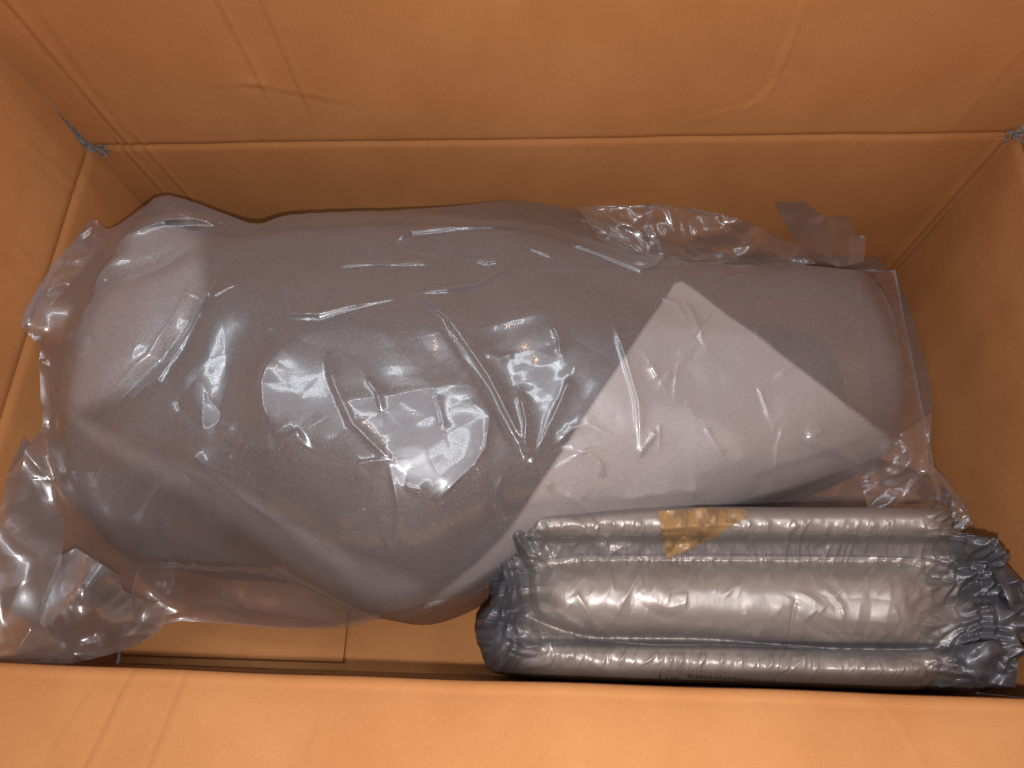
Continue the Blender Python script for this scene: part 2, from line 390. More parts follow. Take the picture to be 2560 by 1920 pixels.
# front flap folded outwards over a rounded rim
TILT = math.radians(22)
def front_flap():
    prof = [(.0012, -.010), (.0010, -.004)]
    for k in range(9):
        a = math.radians(k * 10.5); prof.append((.0012 - .006 + .006 * math.cos(a), -.001 + .006 * math.sin(a) - .003))
    y0, z0 = prof[-1]
    for k in range(1, 61):
        t = k * .004; prof.append((y0 - t * math.cos(TILT), z0 + t * math.sin(TILT) + .0025 * (1 - math.exp(-t / .01))))
    xs = np.arange(XL - .012, XR + .013, .003); V = []; n1 = len(prof)
    for x in xs:
        for k, (y, z) in enumerate(prof):
            t = max(0, k - 10) * .004
            dz = .0014 * math.sin(x * 9 + 1) * min(1, t / .05)
            dy = .0005 * math.sin(x * 9) + .0003 * math.sin(x * 37 + 1)
            V.append([x + 0, YF + y + dy, z + dz])
    V = np.array(V).reshape(len(xs), n1, 3)
    X_, Y_ = V[..., 0], V[..., 1]
    for (p0, p1, am) in [((345, 1700), (262, 1920), .0011), ((480, 1700), (415, 1920), .0010), ((250, 1740), (170, 1880), .0005), ((1290, 1730), (1285, 1920), .0003), ((2210, 1780), (2290, 1920), .0004), ((1560, 1760), (1585, 1920), .0003), ((830, 1740), (790, 1920), .0004)]:
        a, b = P(*p0, .0), P(*p1, .012)
        d, t, qx, qy = seg_dist(X_, Y_, a, b); sg = ((X_ - a[0]) * (b[1] - a[1]) - (Y_ - a[1]) * (b[0] - a[0]))
        V[..., 2] += am * (np.exp(-(d / .003) ** 2) - .7 * np.exp(-((d - .005) / .003) ** 2) * (sg > 0))
    V[..., 2] += .0007 * fbm(X_ * 16, Y_ * 10, 9, 3) * np.clip((np.arange(n1) - 8) / 12, 0, 1)
    nx = len(xs); I = np.arange(nx * n1).reshape(nx, n1)
    q = np.stack([I[:-1, :-1], I[1:, :-1], I[1:, 1:], I[:-1, 1:]], -1).reshape(-1, 4)
    low = V.copy(); low[:, 11:, 2] -= TH; low[:, :11, 1] -= .0; low[:, :11, 2] -= .004
    o = mesh_from('front_flap', V.reshape(-1, 3), q, M_FRONT)
    m = o.modifiers.new('board', 'SOLIDIFY'); m.thickness = .005; m.offset = -1
    return under(o, box)
front_flap()
for k, (px_, ln) in enumerate([(1742, 26), (1770, 10), (1798, 5), (1957, 14), (1270, 9), (380, 5), (2300, 8)]):
    p0 = P(px_, 1704, .003); p1 = P(px_ + ln, 1704, .003); p0[1] = YF - .0065 - .001 * (k % 2); p1[1] = p0[1] - .0004; p0[2] = p1[2] = .0040
    V = [p0, p1, p1 + [0, .0011, 0], p0 + [0, .0013, 0]]; V = [v + np.array([0, 0, .0012]) for v in V]
    under(mesh_from('rim_scuff', V, [(0, 1, 2, 3)], M_TORN, None, False), box)
# floor of the box: the long flaps below, a short flap folded over them from the left
panel('floor_panel', [(XL, YF, -H - .0065), (XR, YF, -H - .0065), (XR, YB, -H - .0065), (XL, YB, -H - .0065)], (0, 0, 1), M_FLAT, lambda u, v, pt: .0008 * fbm(pt[..., 0] * 9, pt[..., 1] * 9, 2), .01)
seam_x = P(863, 1600, -H)[0]
panel('floor_flap', [(XL + .002, YF + .010, -H), (seam_x, YF + .010, -H), (seam_x - .002, YB - .004, -H), (XL + .002, YB - .004, -H)], (0, 0, 1), M_FLAT, lambda u, v, pt: .0008 * fbm(pt[..., 0] * 9, pt[..., 1] * 9, 5), .006, .0055)
panel('floor_flap', [(seam_x + .004, YF + .0, -H - .001), (XR - .002, YF + .0, -H - .001), (XR - .002, YB - .004, -H - .001), (seam_x + .006, YB - .004, -H - .001)], (0, 0, 1), M_FLAT, lambda u, v, pt: .0008 * fbm(pt[..., 0] * 9, pt[..., 1] * 9, 7), .006, .0050)
# torn fibres at the two back corners of the rim
def tuft(cx, cy, cz, n, sx, seed):
    rng = np.random.default_rng(seed); V = []; fs = []
    for k in range(n):
        b = np.array([cx, cy, cz]) + rng.normal(0, 1, 3) * [sx, .0025, .0035]; d = rng.normal(0, 1, 3) * [.004, .003, .004]; e = rng.normal(0, 1, 3) * .0022
        i = len(V); V += [b, b + e, b + d + e * .4, b + d]; fs += [(i, i + 1, i + 2, i + 3)]
    return under(mesh_from('torn_edge', V, fs, M_TORN, None, False), box)
panel('corner_backing', [(XL - .012, YB - .030, -.004), (XL - .0015, YB + .010, -.004), (XL - .0015, YB + .010, .050), (XL - .012, YB - .030, .050)], (.95, -.3, 0), M_TORN, None, .01, .001)
tuft(XL + .010, YB - .004, .001, 60, .006, 1)
tuft(XR - .004, YB - .006, .004, 46, .005, 2)

# ------------------------------------------------------------------ the foam-wrapped bundle
foam_out = [(104, 1000, -.03), (112, 880, -.02), (140, 760, -.02), (190, 680, -.03), (230, 620, -.05), (330, 555, -.07), (480, 548, -.07), (600, 575, -.06), (720, 548, -.06), (900, 533, -.07),
            (1100, 538, -.08), (1300, 552, -.09), (1480, 600, -.10), (1620, 655, -.13), (1850, 672, -.17), (2050, 668, -.19), (2160, 672, -.20), (2215, 740, -.20), (2240, 880, -.20), (2246, 1040, -.20), (2242, 1135, -.18),
            (2100, 1195, -.15), (1900, 1262, -.14), (1600, 1330, -.12), (1400, 1370, -.11), (1300, 1390, -.10), (1240, 1440, -.10), (1130, 1512, -.11), (1000, 1556, -.11), (900, 1536, -.13), (800, 1490, -.14), (700, 1434, -.15), (500, 1425, -.15), (330, 1408, -.14), (222, 1300, -.11), (160, 1200, -.08), (112, 1090, -.05)]
foam_poly = chaikin(inbox(np.array([P(*q) for q in foam_out]))[:, :2], 2)
foam_ctl = [(130, 1000, -.012), (170, 800, -.012), (300, 900, .022), (250, 1150, -.01), (480, 800, .030), (420, 620, -.02), (620, 900, .036), (620, 1150, .022), (620, 680, .008), (900, 950, .034), (900, 680, .004), (900, 570, -.035),
            (1200, 950, .012), (1200, 700, -.012), (1250, 1150, .0), (1500, 950, -.018), (1500, 720, -.045), (1700, 950, -.045), (1700, 760, -.065), (2000, 900, -.085), (2000, 730, -.11), (2200, 900, -.115), (2200, 730, -.14),
            (350, 1300, -.045), (520, 1370, -.07), (700, 1330, -.035), (820, 1440, -.055), (1000, 1450, -.035), (1000, 1250, .012), (1150, 1400, -.03), (1300, 1300, -.03), (1600, 1200, -.045), (1900, 1150, -.07), (2180, 1110, -.11)]
foam_tps = TPS([(*P(a, b, c)[:2], c) for a, b, c in foam_ctl], 3e-4)

def soft_strokes(x, y, strokes):
    r = 0
    for (pts, wd, am) in strokes:
        best = np.full(x.shape, 9.)
        n = len(pts) - 1; tt = np.zeros_like(x)
        for k in range(n):
            d, t, _, _ = seg_dist(x, y, pts[k], pts[k + 1]); m = d < best
            best = np.where(m, d, best); tt = np.where(m, (k + t) / n, tt)
        env = np.clip(np.sin(np.pi * np.clip(tt, .0, 1)), 0, 1) ** .6
        r = r + am * env * np.exp(-(best / wd) ** 2)
    return r
def at(pts, z):
    return [P(a, b, z)[:2] for a, b in pts]
foam_folds = [(at([(480, 600), (400, 680), (250, 720), (170, 740)], -.02), .012, -.016), (at([(560, 600), (500, 720), (420, 900), (270, 1030), (160, 1080)], .02), .016, -.014),
              (at([(330, 640), (240, 700), (160, 780)], -.02), .014, .010), (at([(250, 1080), (470, 1160), (700, 1310), (860, 1440)], .0), .016, .013), (at([(200, 1190), (450, 1290), (640, 1420)], -.03), .016, -.010),
              (at([(740, 820), (670, 950), (690, 1100)], .03), .018, .009), (at([(600, 800), (560, 1000), (600, 1150)], .03), .02, -.007),
              (at([(870, 900), (900, 1100), (1000, 1250)], .03), .03, .006), (at([(1150, 620), (1250, 850), (1320, 1100)], .0), .02, -.006), (at([(1500, 1080), (1700, 1050), (1950, 1130)], -.04), .025, .006),
              (at([(470, 560), (400, 600), (300, 640)], -.05), .012, .012)]
def foam_h(x, y):
    d, _, _ = sdf(x, y, foam_poly)
    t = np.clip(d / .075, 0, 1); pr = np.sqrt(np.clip(1 - (1 - t) ** 2, 0, 1))
    z = foam_tps(x, y) - .075 * (1 - pr) + soft_strokes(x, y, foam_folds)
    return z + (.0008 * fbm(x * 16, y * 16, 21, 3) + .0070 * trifold(x * 6.5, y * 6.5, 51, 4)) * pr
foam_raw = foam_h; foam_h = Field(foam_raw)
FOAM_SD = Field(lambda x, y: sdf(x, y, foam_poly)[0])
bundle = empty('foam_wrapped_bundle', (*P(1150, 950, -H)[:2], -H))
tag(bundle, 'bulky item wrapped in grey foam sheet inside the clear plastic bag', 'wrapped item')
gx, gy, q, dd = grid_in(foam_poly, .0022)
gz = np.maximum(foam_h(gx, gy), -H + .012)
V, fs = add_skirt(np.stack([gx, gy, gz], 1), q, -H + .0025)
cover(under(mesh_from('foam_wrap', V, fs, M_FOAM), bundle), np.ones(len(V)))
# dark item under the single layer of foam
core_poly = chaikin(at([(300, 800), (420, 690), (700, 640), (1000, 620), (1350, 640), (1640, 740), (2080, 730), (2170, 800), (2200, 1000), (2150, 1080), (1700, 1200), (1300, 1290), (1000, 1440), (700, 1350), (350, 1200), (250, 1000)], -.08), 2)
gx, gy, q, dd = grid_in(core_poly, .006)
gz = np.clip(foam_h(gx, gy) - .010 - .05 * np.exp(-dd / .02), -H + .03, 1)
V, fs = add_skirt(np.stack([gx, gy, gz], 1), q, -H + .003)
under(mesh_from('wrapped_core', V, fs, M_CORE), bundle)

def sheet_on(name, outline, hfun, lift, mat, parent, step=.0028, curl=.0, z0=-.04, ch=1, fade=0.):
    """a loose layer lying on a height field, outline given in photograph pixels"""
    o2 = np.array(outline, float); poly = land(o2[:, 0], o2[:, 1], hfun)[:, :2]
    poly = chaikin(inbox(np.c_[np.array(poly), np.zeros(len(poly))])[:, :2], ch)
    gx, gy, q, dd = grid_in(poly, step)
    gz = hfun(gx, gy) + lift + curl * np.exp(-dd / .006)
    o = mesh_from(name, np.stack([gx, gy, gz], 1), q, mat)
    cover(o, sstep(0, fade, dd) if fade else np.ones(len(dd)))     # feathered foam edge thins out
    return under(o, parent)
under_l = lambda x, y: np.maximum(foam_h(x, y), -H + .015)
tri = [(1690, 697), (1650, 760), (1560, 890), (1480, 1005), (1400, 1130), (1310, 1265), (1262, 1330), (1200, 1395), (1120, 1460), (1040, 1535), (1130, 1508), (1240, 1436), (1300, 1385), (1420, 1362), (1620, 1322), (1900, 1255), (2100, 1190), (2236, 1135), (2150, 1050), (2000, 925), (1850, 815), (1740, 728)]
sheet_on('folded_foam_corner', tri, under_l, .0030, M_FOAM2, bundle, curl=.0016, fade=.004)
lay = [(125, 1050), (300, 1180), (480, 1275), (620, 1360), (760, 1460), (860, 1515), (1000, 1552), (1100, 1500), (1060, 1420), (900, 1380), (720, 1270), (560, 1175), (400, 1110), (250, 1050), (150, 1000)]
sheet_on('foam_layer_edge', lay, under_l, .0030, M_FOAM3, bundle, curl=.0, ch=2, fade=.022)
endf = [(118, 1000), (125, 880), (152, 770), (205, 690), (262, 625), (340, 568), (440, 560), (550, 596), (545, 700), (500, 800), (430, 910), (330, 1010), (220, 1070), (140, 1080)]
sheet_on('foam_end_fold', endf, under_l, .0030, M_FOAM3, bundle, curl=.0, ch=2, fade=.022)

# ------------------------------------------------------------------ the clear plastic bag
bag = empty('clear_plastic_bag', (*P(1200, 950, -H)[:2], -H))
tag(bag, 'wrinkled clear plastic bag pulled over the foam-wrapped item', 'plastic bag')
film_out = [(50, 815, .014), (62, 772, .014), (130, 650, -.01), (205, 560, -.02), (231, 541, -.02), (255, 566, -.025), (280, 580, -.03), (340, 530, -.03), (399, 480, -.03), (480, 500, -.035), (560, 532, -.045), (642, 562, -.05), (694, 537, -.05), (800, 528, -.055), (903, 523, -.06), (1042, 521, -.07), (1150, 508, -.085), (1280, 494, -.10), (1384, 485, -.11),
            (1471, 520, -.13), (1560, 560, -.15), (1700, 610, -.18), (1850, 640, -.20), (2000, 640, -.21), (2136, 634, -.225), (2206, 645, -.23), (2240, 700, -.235), (2281, 770, -.24), (2316, 892, -.24), (2340, 955, -.235), (2336, 1065, -.23), (2325, 1152, -.22), (2391, 1215, -.235), (2450, 1330, -.24), (2380, 1380, -.25), (2200, 1390, -.24), (1900, 1380, -.22), (1600, 1400, -.20), (1400, 1410, -.18), (1300, 1420, -.16),
            (1222, 1476, -.15), (1160, 1505, -.16), (1099, 1520, -.17), (937, 1560, -.19), (830, 1574, -.21), (729, 1576, -.22), (620, 1566, -.22), (521, 1556, -.22), (417, 1551, -.21), (380, 1592, -.19), (347, 1611, -.175), (312, 1626, -.165), (185, 1662, -.13), (60, 1690, -.11), (-70, 1690, -.08), (-100, 1500, -.04), (-45, 1345, -.02), (28, 1275, -.035), (34, 1200, -.035), (46, 1112, -.035), (86, 1062, -.045), (95, 1000, -.03), (92, 900, -.015), (98, 868, -.012)]
film_ctl = [(430, 570, -.03), (600, 600, -.03), (750, 575, -.038), (900, 562, -.045), (1100, 562, -.055), (1300, 575, -.068), (1450, 610, -.085), (1600, 655, -.11), (1850, 690, -.135), (2050, 700, -.16), (300, 1480, -.17), (600, 1490, -.19), (800, 1530, -.18), (200, 1500, -.12), (120, 1380, -.08), (150, 1250, -.07), (2290, 1000, -.22), (2300, 1200, -.21), (2200, 1250, -.20), (2000, 1290, -.19), (60, 1550, -.10)]
film_poly3 = inbox(np.array([P(*q_) for q_ in film_out]))
film_poly = chaikin(film_poly3[:, :2], 1)
film_tps = TPS([(p[0], p[1], q_[2]) for p, q_ in zip(film_poly3, film_out)] + [(*P(a, b, c)[:2], c) for a, b, c in film_ctl], 2e-4)
def film_base(x, y):
    d = FOAM_SD(x, y)
    a = film_tps(x, y)
    zf = np.where(d > 0, foam_h(x, y) + .0075, foam_tps(x, y) - .075 - np.maximum(0, -d) * 1.4)
    k = .010; m = np.maximum(a, zf)
    z = m + k * np.log(np.exp((a - m) / k) + np.exp((zf - m) / k)) - k * .35
    z = np.where(d > .004, np.maximum(z, zf - .001), z)
    return np.maximum(z, -H + .012)
film_base = Field(film_base)
def blur(z, sig):
    k = np.exp(-.5 * (np.arange(-3 * sig, 3 * sig + 1) / sig) ** 2); k /= k.sum(); p = 3 * sig
    z = np.pad(z, p, mode='edge')
    z = np.apply_along_axis(lambda r: np.convolve(r, k, 'valid'), 1, z)
    return np.apply_along_axis(lambda r: np.convolve(r, k, 'valid'), 0, z)
_in = sstep(.0, .02, FOAM_SD.z)
film_base.z = film_base.z * (1 - _in) + (blur(film_base.z, 6) + .0015) * _in     # the film is stretched taut over the foam
# wrinkles, traced where the photograph shows them (pixels), width in mm, height in mm
W = [([(475, 715), (450, 780), (380, 890), (290, 980), (190, 1045)], 3.4, 4.4), ([(545, 705), (500, 790), (450, 880), (400, 950), (330, 1000)], 3.4, 4.6), ([(508, 705), (470, 800), (400, 900), (300, 1000)], 5, -3.0),
     ([(637, 800), (675, 825), (690, 760), (720, 690), (730, 790), (800, 790), (900, 765), (1030, 738)], 3.4, 3.2), ([(1030, 738), (1120, 728), (1200, 715), (1260, 680), (1290, 650)], 3.2, 3.0), ([(840, 670), (950, 660), (1100, 665)], 3.5, 2.6),
     ([(990, 605), (1030, 585), (1150, 575), (1290, 572)], 5, 4.0), ([(1000, 615), (1130, 640), (1240, 640)], 5, -2.6), ([(1185, 650), (1215, 660), (1250, 655)], 2.6, 2.2), ([(1290, 640), (1310, 600), (1330, 625), (1378, 645)], 3.0, 3.2),
     ([(1365, 572), (1455, 553), (1540, 600), (1600, 630), (1620, 665)], 3.6, 3.6), ([(1410, 605), (1450, 622), (1500, 640), (1600, 680), (1640, 670), (1680, 610)], 3.2, 3.4), ([(738, 840), (680, 900), (655, 960), (660, 1020), (690, 1080)], 7, 3.4),
     ([(818, 900), (840, 970), (880, 1060), (940, 1120), (975, 1150)], 3.2, 2.8), ([(975, 1150), (905, 1160), (895, 1195)], 2.8, 2.6), ([(975, 1165), (1000, 1280), (985, 1400), (978, 1445)], 3.6, 3.0), ([(470, 1128), (520, 1180), (640, 1270), (725, 1325)], 5, 4.0),
     ([(1010, 1218), (1050, 1226), (1085, 1262)], 3.4, 2.2), ([(1090, 1262), (1150, 1200), (1190, 1160), (1215, 1120), (1226, 1045)], 3.2, 2.8), ([(1190, 1160), (1210, 1220), (1217, 1290)], 3.0, 2.6), ([(1245, 1310), (1240, 1240), (1262, 1190)], 2.8, 2.2),
     ([(1030, 745), (1100, 805), (1200, 945), (1270, 1080), (1320, 1155)], 4, -3.0), ([(1050, 740), (1125, 805), (1222, 945), (1290, 1080), (1335, 1150)], 3.2, 2.6), ([(1300, 985), (1315, 1060), (1312, 1150)], 3.0, 2.6), ([(1425, 945), (1400, 1005), (1345, 1125)], 3.0, 2.2),
     ([(1494, 724), (1563, 898), (1595, 1008), (1600, 1120)], 3.0, 2.2), ([(1714, 755), (1738, 810), (1756, 857)], 3.2, 2.8), ([(1625, 915), (1645, 950)], 4, 2.8), ([(2010, 1098), (2075, 1130), (2150, 1172)], 5, 3.6), ([(2015, 1100), (2058, 1078)], 3, 2.2),
     ([(1563, 1250), (1660, 1240), (1768, 1232)], 4, 3.2), ([(1396, 1108), (1430, 1075), (1471, 1064), (1530, 1095)], 4, 2.8), ([(1400, 1122), (1470, 1135), (1500, 1165), (1497, 1195)], 3.2, 2.4), ([(1595, 1145), (1620, 1110), (1645, 1080)], 3.2, 2.4), ([(1320, 1150), (1350, 1180), (1380, 1230)], 3, 2.4),
     ([(1410, 1240), (1450, 1260), (1490, 1300)], 3.2, 2.8), ([(1000, 650), (900, 640), (760, 655)], 6, -2.4), ([(1085, 980), (1110, 1075)], 3.4, 1.4), ([(915, 945), (945, 985), (955, 1030)], 3, 1.6), ([(550, 1060), (575, 1075), (560, 1110)], 5, 2.6),
     ([(1380, 815), (1395, 845), (1400, 885)], 3, 2.2), ([(1640, 740), (1690, 760), (1715, 800)], 4, 2.0), ([(1680, 700), (1760, 690), (1900, 700)], 3, 2.4), ([(1750, 680), (1830, 645), (1880, 665)], 4, 3.0), ([(1840, 690), (1790, 780), (1700, 900), (1650, 960)], 3, 1.8), ([(1840, 700), (1880, 790), (1890, 840)], 3, 1.8),
     ([(2150, 665), (2200, 720), (2235, 800), (2245, 900), (2250, 1080)], 6, 4.0), ([(2145, 700), (2155, 780), (2150, 830)], 5, 2.0), ([(1560, 1300), (1760, 1240), (1960, 1160), (2190, 1085)], 5, 1.8), ([(2290, 1060), (2240, 1130), (2100, 1200), (1960, 1250)], 4, 3.4), ([(2320, 1090), (2290, 1180), (2250, 1260)], 4, 3.6), ([(2340, 1160), (2390, 1230), (2440, 1330)], 4, 4),
     ([(2265, 1170), (2300, 1150), (2290, 1200)], 5, 4), ([(240, 660), (250, 690), (265, 705)], 3, 2), ([(218, 770), (232, 810), (245, 860)], 4, 2.4), ([(100, 900), (135, 930), (140, 990)], 5, 3), ([(320, 595), (420, 560), (560, 560), (640, 575)], 6, 5), ([(350, 530), (450, 545), (560, 570)], 5, 3), ([(140, 670), (200, 600), (240, 560)], 5, 4), ([(250, 575), (240, 640), (190, 690)], 5, 4),
     ([(420, 1460), (530, 1430), (680, 1440)], 7, 5), ([(540, 1470), (590, 1490), (625, 1515)], 6, 6), ([(430, 1495), (450, 1470), (475, 1450)], 6, 5), ([(380, 1545), (520, 1510), (700, 1530), (850, 1560)], 8, 6), ([(60, 1110), (140, 1200), (170, 1300), (230, 1390)], 8, 6), ([(20, 1480), (100, 1440), (160, 1380)], 8, 5), ([(0, 1560), (50, 1600), (0, 1630)], 5, 5),
     ([(590, 1100), (640, 1130), (690, 1120)], 7, 2.5), ([(760, 1080), (720, 1110), (735, 1130)], 8, 3.4), ([(430, 1000), (500, 1040), (560, 1050)], 9, -3), ([(1120, 830), (1290, 800), (1400, 775)], 10, 1.6), ([(850, 1010), (1000, 985), (1250, 960)], 9, 1.2)]
_rng = np.random.default_rng(77)
for _k in range(24):                # small secondary creases
    _a, _b = _rng.uniform(150, 2200), _rng.uniform(600, 1450)
    _t = _rng.uniform(0, math.pi) if _rng.random() < .5 else _rng.normal(1.9, .4)
    _l = _rng.uniform(60, 150); _c = _rng.normal(0, .25)
    W.append(([(_a, _b), (_a + _l * .5 * math.cos(_t), _b + _l * .5 * math.sin(_t)), (_a + _l * math.cos(_t + _c), _b + _l * math.sin(_t + _c))], _rng.uniform(1.7, 2.6), _rng.uniform(.6, 1.3)))
def film_strokes(x, y, items):
    r = 0
    for pts, wd, am in items:
        pt = np.array(pts, float); pw = land(pt[:, 0], pt[:, 1], film_base)[:, :2]
        lo, hi = pw.min(0) - .05, pw.max(0) + .05
        m = (x > lo[0]) & (x < hi[0]) & (y > lo[1]) & (y < hi[1])
        xs, ys = x[m], y[m]
        best = np.full(xs.shape, 9.); tt = np.zeros_like(xs); n = len(pw) - 1; sg = np.zeros_like(xs)
        for k in range(n):
            d, t, qx, qy = seg_dist(xs, ys, pw[k], pw[k + 1]); mm = d < best
            s_ = np.sign((xs - pw[k][0]) * (pw[k + 1][1] - pw[k][1]) - (ys - pw[k][1]) * (pw[k + 1][0] - pw[k][0]))
            best = np.where(mm, d, best); tt = np.where(mm, (k + t) / n, tt); sg = np.where(mm, s_, sg)
        env = np.clip(np.minimum(tt, 1 - tt) * 5 + .25, 0, 1)
        wd_ = wd * .001 * np.where(sg > 0, 1.0, 2.4)
        v = am * .0017 * env * (.80 + .25 * vnoise(xs * 40, ys * 40, 3)) * np.exp(-np.sqrt((best / (wd_ * .62)) ** 2 + .12) + .346)
        out = np.zeros(x.shape); out[m] = v; r = r + out
    return r
gx, gy, q, dd = grid_in(film_poly, .0010)
gz = film_base(gx, gy)
px, py = proj(gx, gy, gz)
loose = np.clip(1 - FOAM_SD(gx, gy) / .03, 0, 1)
wx, wy = gx + .012 * fbm(gx * 20, gy * 20, 31, 2), gy + .012 * fbm(gx * 20, gy * 20, 37, 2)
cr = crumple(wx * 9, wy * 9, 2)
edge = .25 + .75 * sstep(0, .018, dd)
gz = gz + film_strokes(gx, gy, W) + edge * ( .0035 * (np.exp(-(cr / .16) ** 1.5) - .2) * (.10 + loose * .7) + .0016 * fbm(gx * 14, gy * 14, 41, 2) * (.15 + loose) + .0055 * trifold(gx * 17, gy * 17, 4) * (.14 + .8 * loose))
gz = np.maximum(gz, np.where(FOAM_SD(gx, gy) > .002, foam_h(gx, gy) + .0054, -1))
gz = np.maximum(gz, -H + .010)
Vf = np.stack([gx, gy, gz], 1)
under(mesh_from('bag_film', Vf, q, M_FILM), bag)

def px_sheet(name, outline, mat, parent, step=6., wr=.002, ws=40., seed=0, extra=(), ch=0, lim=True):
    """a free film flap: outline vertices are photograph pixels with their own height"""
    o_ = np.array(outline, float); t = TPS(np.r_[o_, np.array(extra, float).reshape(-1, 3)], 1e-5)
    poly = chaikin(o_[:, :2], ch)
    gx, gy, q, dd = grid_in(poly, step)
    z = t(gx, gy)
    p = Pv(gx, gy, z)
    c = crumple((p[:, 0] + .01 * fbm(p[:, 0] * 30, p[:, 1] * 30, seed)) * ws, (p[:, 1] + p[:, 2] * .7) * ws, seed + 2)
    z = z + wr * 1.3 * trifold(p[:, 0] * ws, (p[:, 1] + p[:, 2] * .6) * ws, seed + 4) + wr * .3 * (np.exp(-(c / .22) ** 1.5) - .3) + wr * .6 * fbm(p[:, 0] * ws * .6, p[:, 1] * ws * .6 + p[:, 2] * ws * .3, seed + 9, 2)
    p = Pv(gx, gy, z)
    # keep inside the box walls by moving along the line of sight
    for ax, lim_, sgn in ((1, YB - .003, 1), (0, XR - .003, 1), (0, XL + .003, -1)):
        bad = (p[:, ax] - lim_) * sgn > 0
        if lim and bad.any():
            C = np.array([0, 0, CAMH]); k = (lim_ - C[ax]) / (p[bad, ax] - C[ax]); p[bad] = C + (p[bad] - C) * k[:, None]
    p[:, 2] = np.maximum(p[:, 2], -H + .004)
    return under(mesh_from(name, p, q, mat), parent)
# second sheet of the bag standing up along the back wall
px_sheet('bag_back_film', [(1440, 512, -.10), (1471, 516, -.115), (1610, 512, -.115), (1656, 509, -.115), (1801, 535, -.135), (1859, 550, -.14), (1930, 585, -.17), (1998, 616, -.20), (2040, 660, -.20), (1850, 670, -.19), (1650, 650, -.15), (1500, 600, -.12)], M_FILM2, bag, wr=.003, ws=32, seed=3)
px_sheet('bag_torn_corner', [(1935, 506, -.12), (2012, 503, -.115), (2056, 540, -.14), (2060, 542, -.14), (2120, 541, -.145), (2140, 590, -.18), (2165, 592, -.18), (2160, 650, -.205), (2100, 668, -.20), (2004, 634, -.19), (1975, 580, -.16)], M_FILM2, bag, wr=.0022, ws=22, seed=8)
px_sheet('bag_torn_strip', [(2126, 590, -.17), (2164, 588, -.17), (2160, 655, -.19), (2120, 665, -.19)], M_FILM2, bag, wr=.0015, ws=50, seed=12)
px_sheet('bag_fold_strip', [(1612, 512, -.10), (1632, 512, -.10), (1634, 580, -.13), (1618, 580, -.13)], M_FILM, bag, wr=.001, ws=50, seed=13)
# crumpled tail of the bag in the near left corner
px_sheet('bag_tail', [(150, 1390, -.07), (190, 1370, -.06), (300, 1440, -.08), (305, 1475, -.10), (420, 1530, -.14), (405, 1566, -.15), (347, 1612, -.15), (312, 1627, -.15), (208, 1652, -.11), (130, 1590, -.07), (98, 1555, -.06), (100, 1520, -.06), (130, 1440, -.06)], M_FILM2, bag, step=4., wr=.0048, ws=24, seed=17, extra=[(180, 1460, -.04), (240, 1500, -.05), (200, 1570, -.055), (280, 1580, -.10)])
px_sheet('bag_side_film', [(60, 1090, -.03), (110, 1150, -.05), (160, 1300, -.07), (150, 1450, -.06), (110, 1560, -.055), (200, 1655, -.10), (60, 1690, -.07), (-60, 1680, -.03), (-70, 1400, -.01), (-10, 1330, -.01), (20, 1180, -.02)], M_FILM2, bag, wr=.004, ws=16, seed=23)
px_sheet('bag_side_film', [(52, 815, .012), (64, 772, .012), (135, 655, -.01), (210, 575, -.03), (270, 600, -.045), (200, 680, -.01), (130, 760, .0), (98, 868, .0), (84, 850, .004)], M_FILM2, bag, wr=.003, ws=30, seed=29)
px_sheet('bag_side_film', [(2180, 1130, -.17), (2260, 1080, -.16), (2330, 1030, -.19), (2320, 1150, -.17), (2400, 1240, -.19), (2440, 1320, -.20), (2330, 1330, -.21), (2170, 1270, -.20), (2150, 1200, -.19)], M_FILM2, bag, wr=.006, ws=26, seed=35)

# ------------------------------------------------------------------ the grey foam-filled packing bag
pack = empty('grey_packing_bag', (*P(1850, 1520, -H)[:2], -H))
tag(pack, 'crumpled grey plastic packing bag filled with foam beside the clear bag', 'packing bag')
pack_out = [(1172, 1560, -.10), (1182, 1530, -.10), (1225, 1497, -.10), (1205, 1450, -.10), (1212, 1410, -.10), (1232, 1355, -.11), (1290, 1318, -.11), (1350, 1290, -.11), (1480, 1278, -.11), (1640, 1264, -.11), (1800, 1262, -.11), (2000, 1266, -.11), (2200, 1266, -.11), (2310, 1272, -.11), (2370, 1295, -.12), (2430, 1335, -.12), (2475, 1365, -.12), (2530, 1430, -.12), (2585, 1480, -.13), (2600, 1560, -.13), (2562, 1600, -.12), (2556, 1680, -.12), (2558, 1790, -.12), (2300, 1790, -.12), (1800, 1785, -.12), (1400, 1775, -.12), (1280, 1700, -.13), (1215, 1682, -.13), (1195, 1640, -.12)]
pp = np.array([P(*q_) for q_ in pack_out]); pp[:, 1] = np.maximum(pp[:, 1], YF + .004); pp[:, 0] = np.minimum(pp[:, 0], XR - .006)
pack_poly = chaikin(pp[:, :2], 1)
def hump(t, p=2.2): return np.clip(1 - np.abs(t) ** p, 0, 1) ** .55
